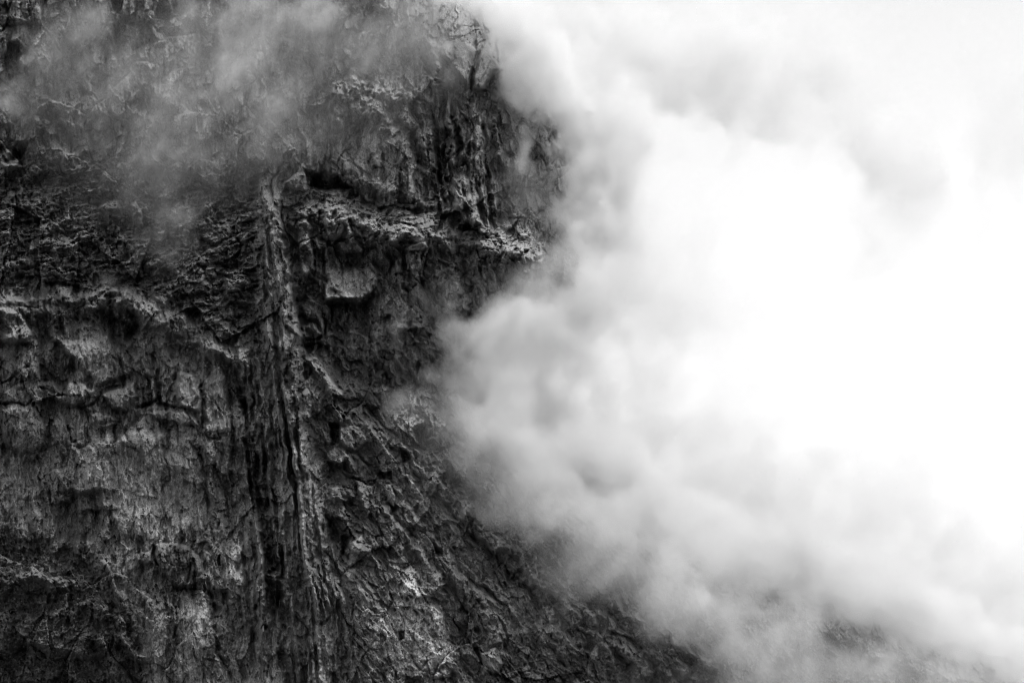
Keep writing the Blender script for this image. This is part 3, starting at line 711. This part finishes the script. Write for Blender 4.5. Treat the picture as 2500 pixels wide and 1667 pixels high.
def boulders(mask, n, box, label, group, lo, hi):
    spots = []
    scatter(mask, n, box, spots.append, 20)
    for k, p in enumerate(sorted(spots, key=lambda q_: q_.x)):
        sz = rs.uniform(lo, hi)
        o = bpy.data.objects.new('boulder', rs.choice(BOULDERS)); COL.objects.link(o); o.location = p + Vector((0, -0.3 * sz, 0)); o.scale = (sz, sz, sz * rs.uniform(.8, 1.1)); o.rotation_euler = (rs.uniform(-.4, .4), rs.uniform(-.4, .4), rs.uniform(0, 6.28))
        o['label'] = label % ORD[k]; o['category'] = 'boulder'; o['group'] = group
boulders(m_ramp, 10, (720, 475, 1080, 560), '%s loose grey boulder along the ledge counting from the cave', 'boulders on the cave ledge', 0.8, 1.7)
boulders(m_ramp, 9, (1170, 535, 1380, 630), '%s loose pale boulder down the bright ramp towards the cloud', 'boulders on the bright ramp', 0.8, 1.7)

# ---------------------------------------------------------------- clouds: puffs in space, torn by noise, stored in a volume grid
rng = np.random.default_rng(5)
def field3(shape, step, beta, lo, hi, seed, drift=0.0, draw=1.0):
    """smooth random field of unit variance; features between LO and HI metres"""
    g = np.random.default_rng(seed)
    f = np.fft.rfftn(g.standard_normal(shape).astype(np.float32))
    k = [np.fft.fftfreq(shape[0], step[0]), np.fft.fftfreq(shape[1], step[1]), np.fft.rfftfreq(shape[2], step[2])]
    ca, sa = math.cos(drift), math.sin(drift)
    ka = k[0][:, None, None] * ca + k[2][None, None, :] * sa; kb = -k[0][:, None, None] * sa + k[2][None, None, :] * ca
    kk = np.sqrt((ka * draw) ** 2 + kb ** 2 + k[1][None, :, None] ** 2).astype(np.float32)
    a = np.maximum(kk, 1.0 / lo) ** (-beta) * np.exp(-(kk * hi) ** 2 * 0.3) * (1 - np.exp(-(kk * lo) ** 2))
    f *= a
    out = np.fft.irfftn(f, s=shape, axes=(0, 1, 2)).astype(np.float32)
    return out / out.std()
def upto(a, shape):
    for ax_ in range(3):
        n0, n1 = a.shape[ax_], shape[ax_]
        f = np.linspace(0, n0 - 1.001, n1); i = f.astype(int); t = (f - i).astype(np.float32)
        sh = [1, 1, 1]; sh[ax_] = n1; t = t.reshape(sh)
        a = np.take(a, i, ax_) * (1 - t) + np.take(a, i + 1, ax_) * t
    return a
DSM = D[::8, ::8]
def cliff_y(px, py):
    j = int(np.clip((px - xs[0]) / STEP / 8, 0, DSM.shape[1] - 1)); i = int(np.clip((py - ys[0]) / STEP / 8, 0, DSM.shape[0] - 1))
    return DIST - float(np.clip(DSM[i, j], -60, 60))
def cloud_volume(name, label, lo, hi, vox, puffs, seed, warp, tear, scale=1.0):
    shape = tuple(int(round((hi[i] - lo[i]) / vox[i])) for i in range(3))
    ax3 = [lo[i] + (np.arange(shape[i], dtype=np.float32) + 0.5) * (hi[i] - lo[i]) / shape[i] for i in range(3)]
    half = tuple(max(8, n // 2) for n in shape); hv = tuple((hi[i] - lo[i]) / half[i] for i in range(3))
    wf = [upto(field3(half, hv, 2.2, warp[1], hv[0] * 1.5, seed + i), shape) * warp[0] for i in range(3)]
    G = np.zeros(shape, np.float32); T = np.zeros(shape, np.float32)
    for (cx, cyy, cz, rx, ry, rz, ang, tau) in puffs:
        rm = max(rx, rz) * 1.9 + warp[0] * 2; rmy = ry * 1.9 + warp[0] * 2
        i0, i1 = np.searchsorted(ax3[0], [cx - rm, cx + rm]); j0, j1 = np.searchsorted(ax3[1], [cyy - rmy, cyy + rmy]); k0, k1 = np.searchsorted(ax3[2], [cz - rm, cz + rm])
        if i1 <= i0 or j1 <= j0 or k1 <= k0: continue
        w = (slice(i0, i1), slice(j0, j1), slice(k0, k1)); q_ = min(1.0, min(rx, rz) / 16.0)
        dx = ax3[0][i0:i1, None, None] - cx + wf[0][w] * q_; dy = ax3[1][None, j0:j1, None] - cyy + wf[1][w] * q_; dz = ax3[2][None, None, k0:k1] - cz + wf[2][w] * q_
        c, s_ = math.cos(ang), math.sin(ang)
        u = (dx * c + dz * s_) / rx; v = (-dx * s_ + dz * c) / rz
        g = np.exp(-(u * u + v * v + (dy / ry) ** 2) * 1.2)
        G[w] += g; T[w] += g * (tau / (1.6 * ry))
    dens = T / np.maximum(G, 1e-4)
    S = 1 - np.exp(-1.6 * G)
    n1 = field3(shape, vox, 1.95, tear[1], vox[0] * 0.8, seed + 20, tear[2], tear[3])
    dens = dens * np.clip(S - tear[0] * (0.5 + 0.5 * n1) * (1 - S), 0, None) * np.exp((tear[4] - 0.4 * S) * n1 - 0.12) * scale
    # fade at the faces of the box
    for i in range(3):
        t = np.minimum(np.arange(shape[i]), np.arange(shape[i])[::-1]) / 6.0
        sh = [1, 1, 1]; sh[i] = shape[i]; dens *= np.clip(t, 0, 1).reshape(sh).astype(np.float32)
    dens[dens < 2e-4] = 0
    me = bpy.data.meshes.new(name); me.vertices.add(dens.size)
    a = me.attributes.new('density_value', 'FLOAT', 'POINT'); a.data.foreach_set('value', dens.astype(np.float32).ravel())
    m = bpy.data.materials.new(name + '_vapour'); m.use_nodes = True
    nt = m.node_tree; nt.nodes.clear()
    pv = nt.nodes.new('ShaderNodeVolumePrincipled'); o_ = nt.nodes.new('ShaderNodeOutputMaterial'); nt.links.new(pv.outputs[0], o_.inputs['Volume'])
    pv.inputs['Color'].default_value = (0.985, 0.985, 0.985, 1); pv.inputs['Density'].default_value = 1.0; pv.inputs['Anisotropy'].default_value = 0.0
    me.materials.append(m)
    ng = bpy.data.node_groups.new(name, 'GeometryNodeTree')
    ng.interface.new_socket('Geometry', in_out='INPUT', socket_type='NodeSocketGeometry'); ng.interface.new_socket('Geometry', in_out='OUTPUT', socket_type='NodeSocketGeometry')
    N, L = ng.nodes, ng.links
    gi, go = N.new('NodeGroupInput'), N.new('NodeGroupOutput')
    vc = N.new('GeometryNodeVolumeCube'); pos = N.new('GeometryNodeInputPosition')
    si = N.new('GeometryNodeSampleIndex'); si.data_type = 'FLOAT'; si.domain = 'POINT'; si.clamp = True
    na = N.new('GeometryNodeInputNamedAttribute'); na.data_type = 'FLOAT'; na.inputs[0].default_value = 'density_value'
    L.new(gi.outputs[0], si.inputs['Geometry']); L.new(na.outputs[0], si.inputs['Value'])
    def mt(op, a_, b_=None):
        n = N.new('ShaderNodeMath'); n.operation = op
        for i, v in enumerate((a_, b_)):
            if v is None: continue
            if isinstance(v, (int, float)): n.inputs[i].default_value = v
            else: L.new(v, n.inputs[i])
        return n.outputs[0]
    sp = N.new('ShaderNodeSeparateXYZ'); L.new(pos.outputs[0], sp.inputs[0])
    ix = [mt('ROUND', mt('MULTIPLY', mt('SUBTRACT', sp.outputs[i], float(lo[i])), (shape[i] - 1) / (hi[i] - lo[i]))) for i in range(3)]
    idx = mt('ADD', mt('MULTIPLY', mt('ADD', mt('MULTIPLY', ix[0], float(shape[1])), ix[1]), float(shape[2])), ix[2])
    fi = N.new('FunctionNodeFloatToInt'); L.new(idx, fi.inputs[0]); L.new(fi.outputs[0], si.inputs['Index'])
    L.new(si.outputs[0], vc.inputs['Density'])
    vc.inputs['Min'].default_value = lo; vc.inputs['Max'].default_value = hi
    for i, nm in enumerate('XYZ'): vc.inputs['Resolution ' + nm].default_value = shape[i]
    sm = N.new('GeometryNodeSetMaterial'); sm.inputs['Material'].default_value = m
    L.new(vc.outputs[0], sm.inputs[0]); L.new(sm.outputs[0], go.inputs[0])
    ob = bpy.data.objects.new(name, me); COL.objects.link(ob)
    md = ob.modifiers.new('vapour', 'NODES'); md.node_group = ng
    ob['kind'] = 'stuff'; ob['label'] = label
    return ob
K = 2500 / 2352.0
def puff(x, y, rx, ry, tau, gap=25.0, deep=None, ang=0.0):
    px, py = x * K, y * K
    near = min(cliff_y(px + a_ * rx * K * 0.6, py + b_ * ry * K * 0.6) for a_, b_ in ((0, 0), (-1, 0), (1, 0), (0, 1), (-.7, .7)))
    yy = near - gap if gap < 400 else DIST - (gap - 400)
    yy = min(max(yy, 660.0), 850.0)
    X, _, Z = place(np.float64(px), np.float64(py), yy)
    m = PXM * yy / DIST * K
    return (float(X), yy, float(Z), rx * m, deep or max(7.0, min(rx, ry) * m * 1.2), ry * m, -math.radians(ang), tau)
BANK = [# where the cloud touches the face, from the top down
        (1010, -10, 90, 40, 1.0, 14), (1090, 0, 90, 50, 2.0, 20), (1180, 40, 70, 60, 2.6), (1230, 110, 50, 60, 2.6), (1250, 190, 60, 60, 2.6), (1195, 190, 32, 50, 0.6, 10), (1235, 250, 70, 38, 1.8, 14),
        (1205, 340, 22, 48, 1.2, 10), (1190, 390, 30, 30, 0.6, 8), (1235, 440, 38, 55, 0.5, 10), (1300, 480, 35, 70, 0.6, 10), (1340, 265, 80, 42, 2.2, 20), (1345, 400, 45, 90, 0.8, 12), (1290, 345, 60, 35, 0.5, 10), (1230, 630, 60, 35, 0.4, 8), (1270, 690, 70, 30, 0.8, 10),
        (1440, 320, 70, 90, 3.5), (1430, 460, 60, 110, 3.5), (1420, 580, 60, 80, 3.5), (1390, 690, 80, 55, 3.5),
        (1290, 745, 120, 45, 3.6), (1180, 795, 100, 60, 3.2, 18), (1080, 790, 55, 50, 1.3, 14), (1000, 850, 60, 45, 0.7, 10), (920, 915, 45, 40, 0.4, 8), (1060, 890, 45, 70, 0.9, 12), (1150, 920, 75, 85, 3.4, 20), (1170, 1030, 80, 60, 2.8, 20),
        (1250, 1090, 100, 60, 2.4, 22), (1200, 1140, 70, 45, 0.7, 14), (1340, 1160, 110, 65, 2.2, 22), (1290, 1215, 80, 45, 0.6, 14), (1440, 1240, 110, 65, 1.6, 20), (1420, 1310, 80, 40, 0.6, 14), (1540, 1310, 130, 65, 1.5, 22), (1520, 1390, 100, 40, 0.5, 14),
        (1650, 1390, 130, 60, 1.3, 22), (1680, 1470, 110, 55, 0.7, 18), (1800, 1450, 140, 75, 0.9, 24), (1760, 1550, 130, 60, 0.7, 20), (1910, 1540, 140, 70, 0.7, 24),
        (1190, 1150, 120, 70, 0.5, 16), (1370, 1290, 140, 70, 0.6, 16), (1560, 1410, 150, 70, 0.6, 18), (1740, 1510, 160, 70, 0.7, 18), (1100, 1030, 90, 90, 0.35, 14), (980, 960, 80, 60, 0.2, 10),
        # the body of the bank
        (1250, 870, 110, 90, 2.6, 30), (1250, 970, 110, 80, 2.4, 30), (1300, 1060, 110, 70, 2.0, 30), (1360, 860, 120, 100, 1.2, 40),
        (1500, 540, 150, 130, 1.6), (1530, 690, 190, 130, 1.8), (1480, 840, 180, 110, 0.8), (1380, 1000, 150, 90, 1.5), (1540, 1060, 190, 120, 2.2), (1700, 1160, 200, 120, 2.4), (1480, 1180, 140, 80, 2.2), (1640, 1280, 160, 90, 2.0),
        (1830, 1280, 190, 110, 2.0), (1990, 1360, 200, 100, 1.7), (2160, 1370, 200, 110, 1.8), (2340, 1400, 190, 120, 1.9), (1870, 1120, 220, 140, 1.6), (2060, 1180, 220, 140, 1.8), (2260, 1230, 200, 140, 2.2), (2080, 1520, 200, 100, 0.7), (2300, 1550, 200, 100, 0.8),
        (1940, 960, 200, 140, 0.9), (2120, 1020, 200, 140, 0.8), (1700, 960, 180, 120, 0.9), (1720, 700, 200, 170, 0.8), (1950, 740, 240, 170, 0.5), (1640, 430, 150, 130, 0.4), (1470, 230, 110, 100, 0.7),
        # thin high cloud over the sky
        (1480, 70, 130, 80, 1.8, 440), (1520, 160, 150, 80, 2.7, 440), (1700, 130, 190, 110, 2.2, 440), (1730, 240, 110, 80, 1.8, 440), (1870, 130, 160, 90, 1.8, 440), (1970, 230, 110, 100, 1.8, 440), (2030, 330, 95, 100, 2.0, 440), (2060, 430, 80, 110, 1.8, 440),
        (2320, 190, 120, 200, 1.5, 440), (2330, 400, 110, 100, 1.0, 440), (1310, 50, 150, 50, 1.2, 440), (1650, 60, 300, 100, 0.9, 440), (2100, 600, 260, 160, 0.6, 440)]
for py_ in range(60, 1640, 55):                      # thicker cloud where the face turns out of sight
    px_ = float(np.interp(py_, [p[0] for p in EDGE], [p[1] for p in EDGE]))
    wide = 42 if 200 < py_ < 660 else (85 if py_ < 1150 else 115)
    if py_ < 1150: BANK.append(((px_ + (18 if wide == 42 else 0)) / K, py_ / K, wide, 62, 3.2 if wide == 42 else 2.6, 30))
    else: BANK.append(((px_ + 25) / K, (py_ - 25) / K, 125, 66, 4.2, 30, None, 24))
cloud_volume('clouds', 'bright bank of cloud drifting past the cliff', (-75., 640., 2.), (258., 890., 350.), (1.05, 2.5, 1.05),
             [puff(*p) for p in BANK], 40, (6.0, 50.0), (0.9, 34.0, 1.0, 1.4, 0.8))
WISPS = [(180, 260, 200, 150, 0.14, 14), (420, 200, 220, 180, 0.14, 14), (700, 200, 200, 160, 0.14, 14), (300, 430, 200, 120, 0.08, 14), (520, 140, 161, 138, 0.33, 12), (600, 300, 126, 126, 0.19, 12), (440, 330, 114, 126, 0.29, 12), (640, 50, 161, 80, 0.37, 12), (180, 100, 126, 92, 0.19, 10), (850, 110, 149, 114, 0.19, 12), (350, 170, 103, 92, 0.19, 12),
         (175, 75, 63, 51, 0.54, 6), (120, 120, 46, 40, 0.33, 6), (215, 55, 34, 46, 0.44, 6), (30, 225, 40, 34, 0.44, 6), (100, 200, 69, 69, 0.21, 6),
         (560, 60, 103, 69, 0.58, 8), (470, 70, 69, 57, 0.29, 8), (520, 190, 69, 63, 0.73, 8), (440, 230, 92, 69, 0.37, 8), (400, 330, 74, 69, 0.58, 8), (340, 420, 51, 63, 0.52, 8), (390, 490, 50, 60, 0.30, 8), (400, 560, 60, 70, 0.12, 8), (330, 250, 103, 80, 0.21, 8),
         (645, 235, 36, 43, 0.81, 6), (600, 320, 57, 57, 0.29, 6), (640, 130, 69, 57, 0.37, 6), (755, 60, 69, 63, 0.88, 8), (800, 110, 57, 46, 0.52, 8), (720, 20, 69, 46, 0.65, 8), (850, 60, 80, 57, 0.37, 8), (930, 40, 69, 80, 0.33, 8), (870, 250, 138, 114, 0.13, 8), (1000, 120, 80, 92, 0.26, 8), (240, 645, 34, 16, 0.26, 4)]
cloud_volume('mist', 'thin veil of mist clinging to the upper wall', (-230., 750., 130.), (-15., 850., 340.), (0.7, 2.0, 0.7),
             [puff(*p) for p in WISPS], 70, (6.0, 30.0), (0.7, 26.0, 1.0, 2.2, 0.95))
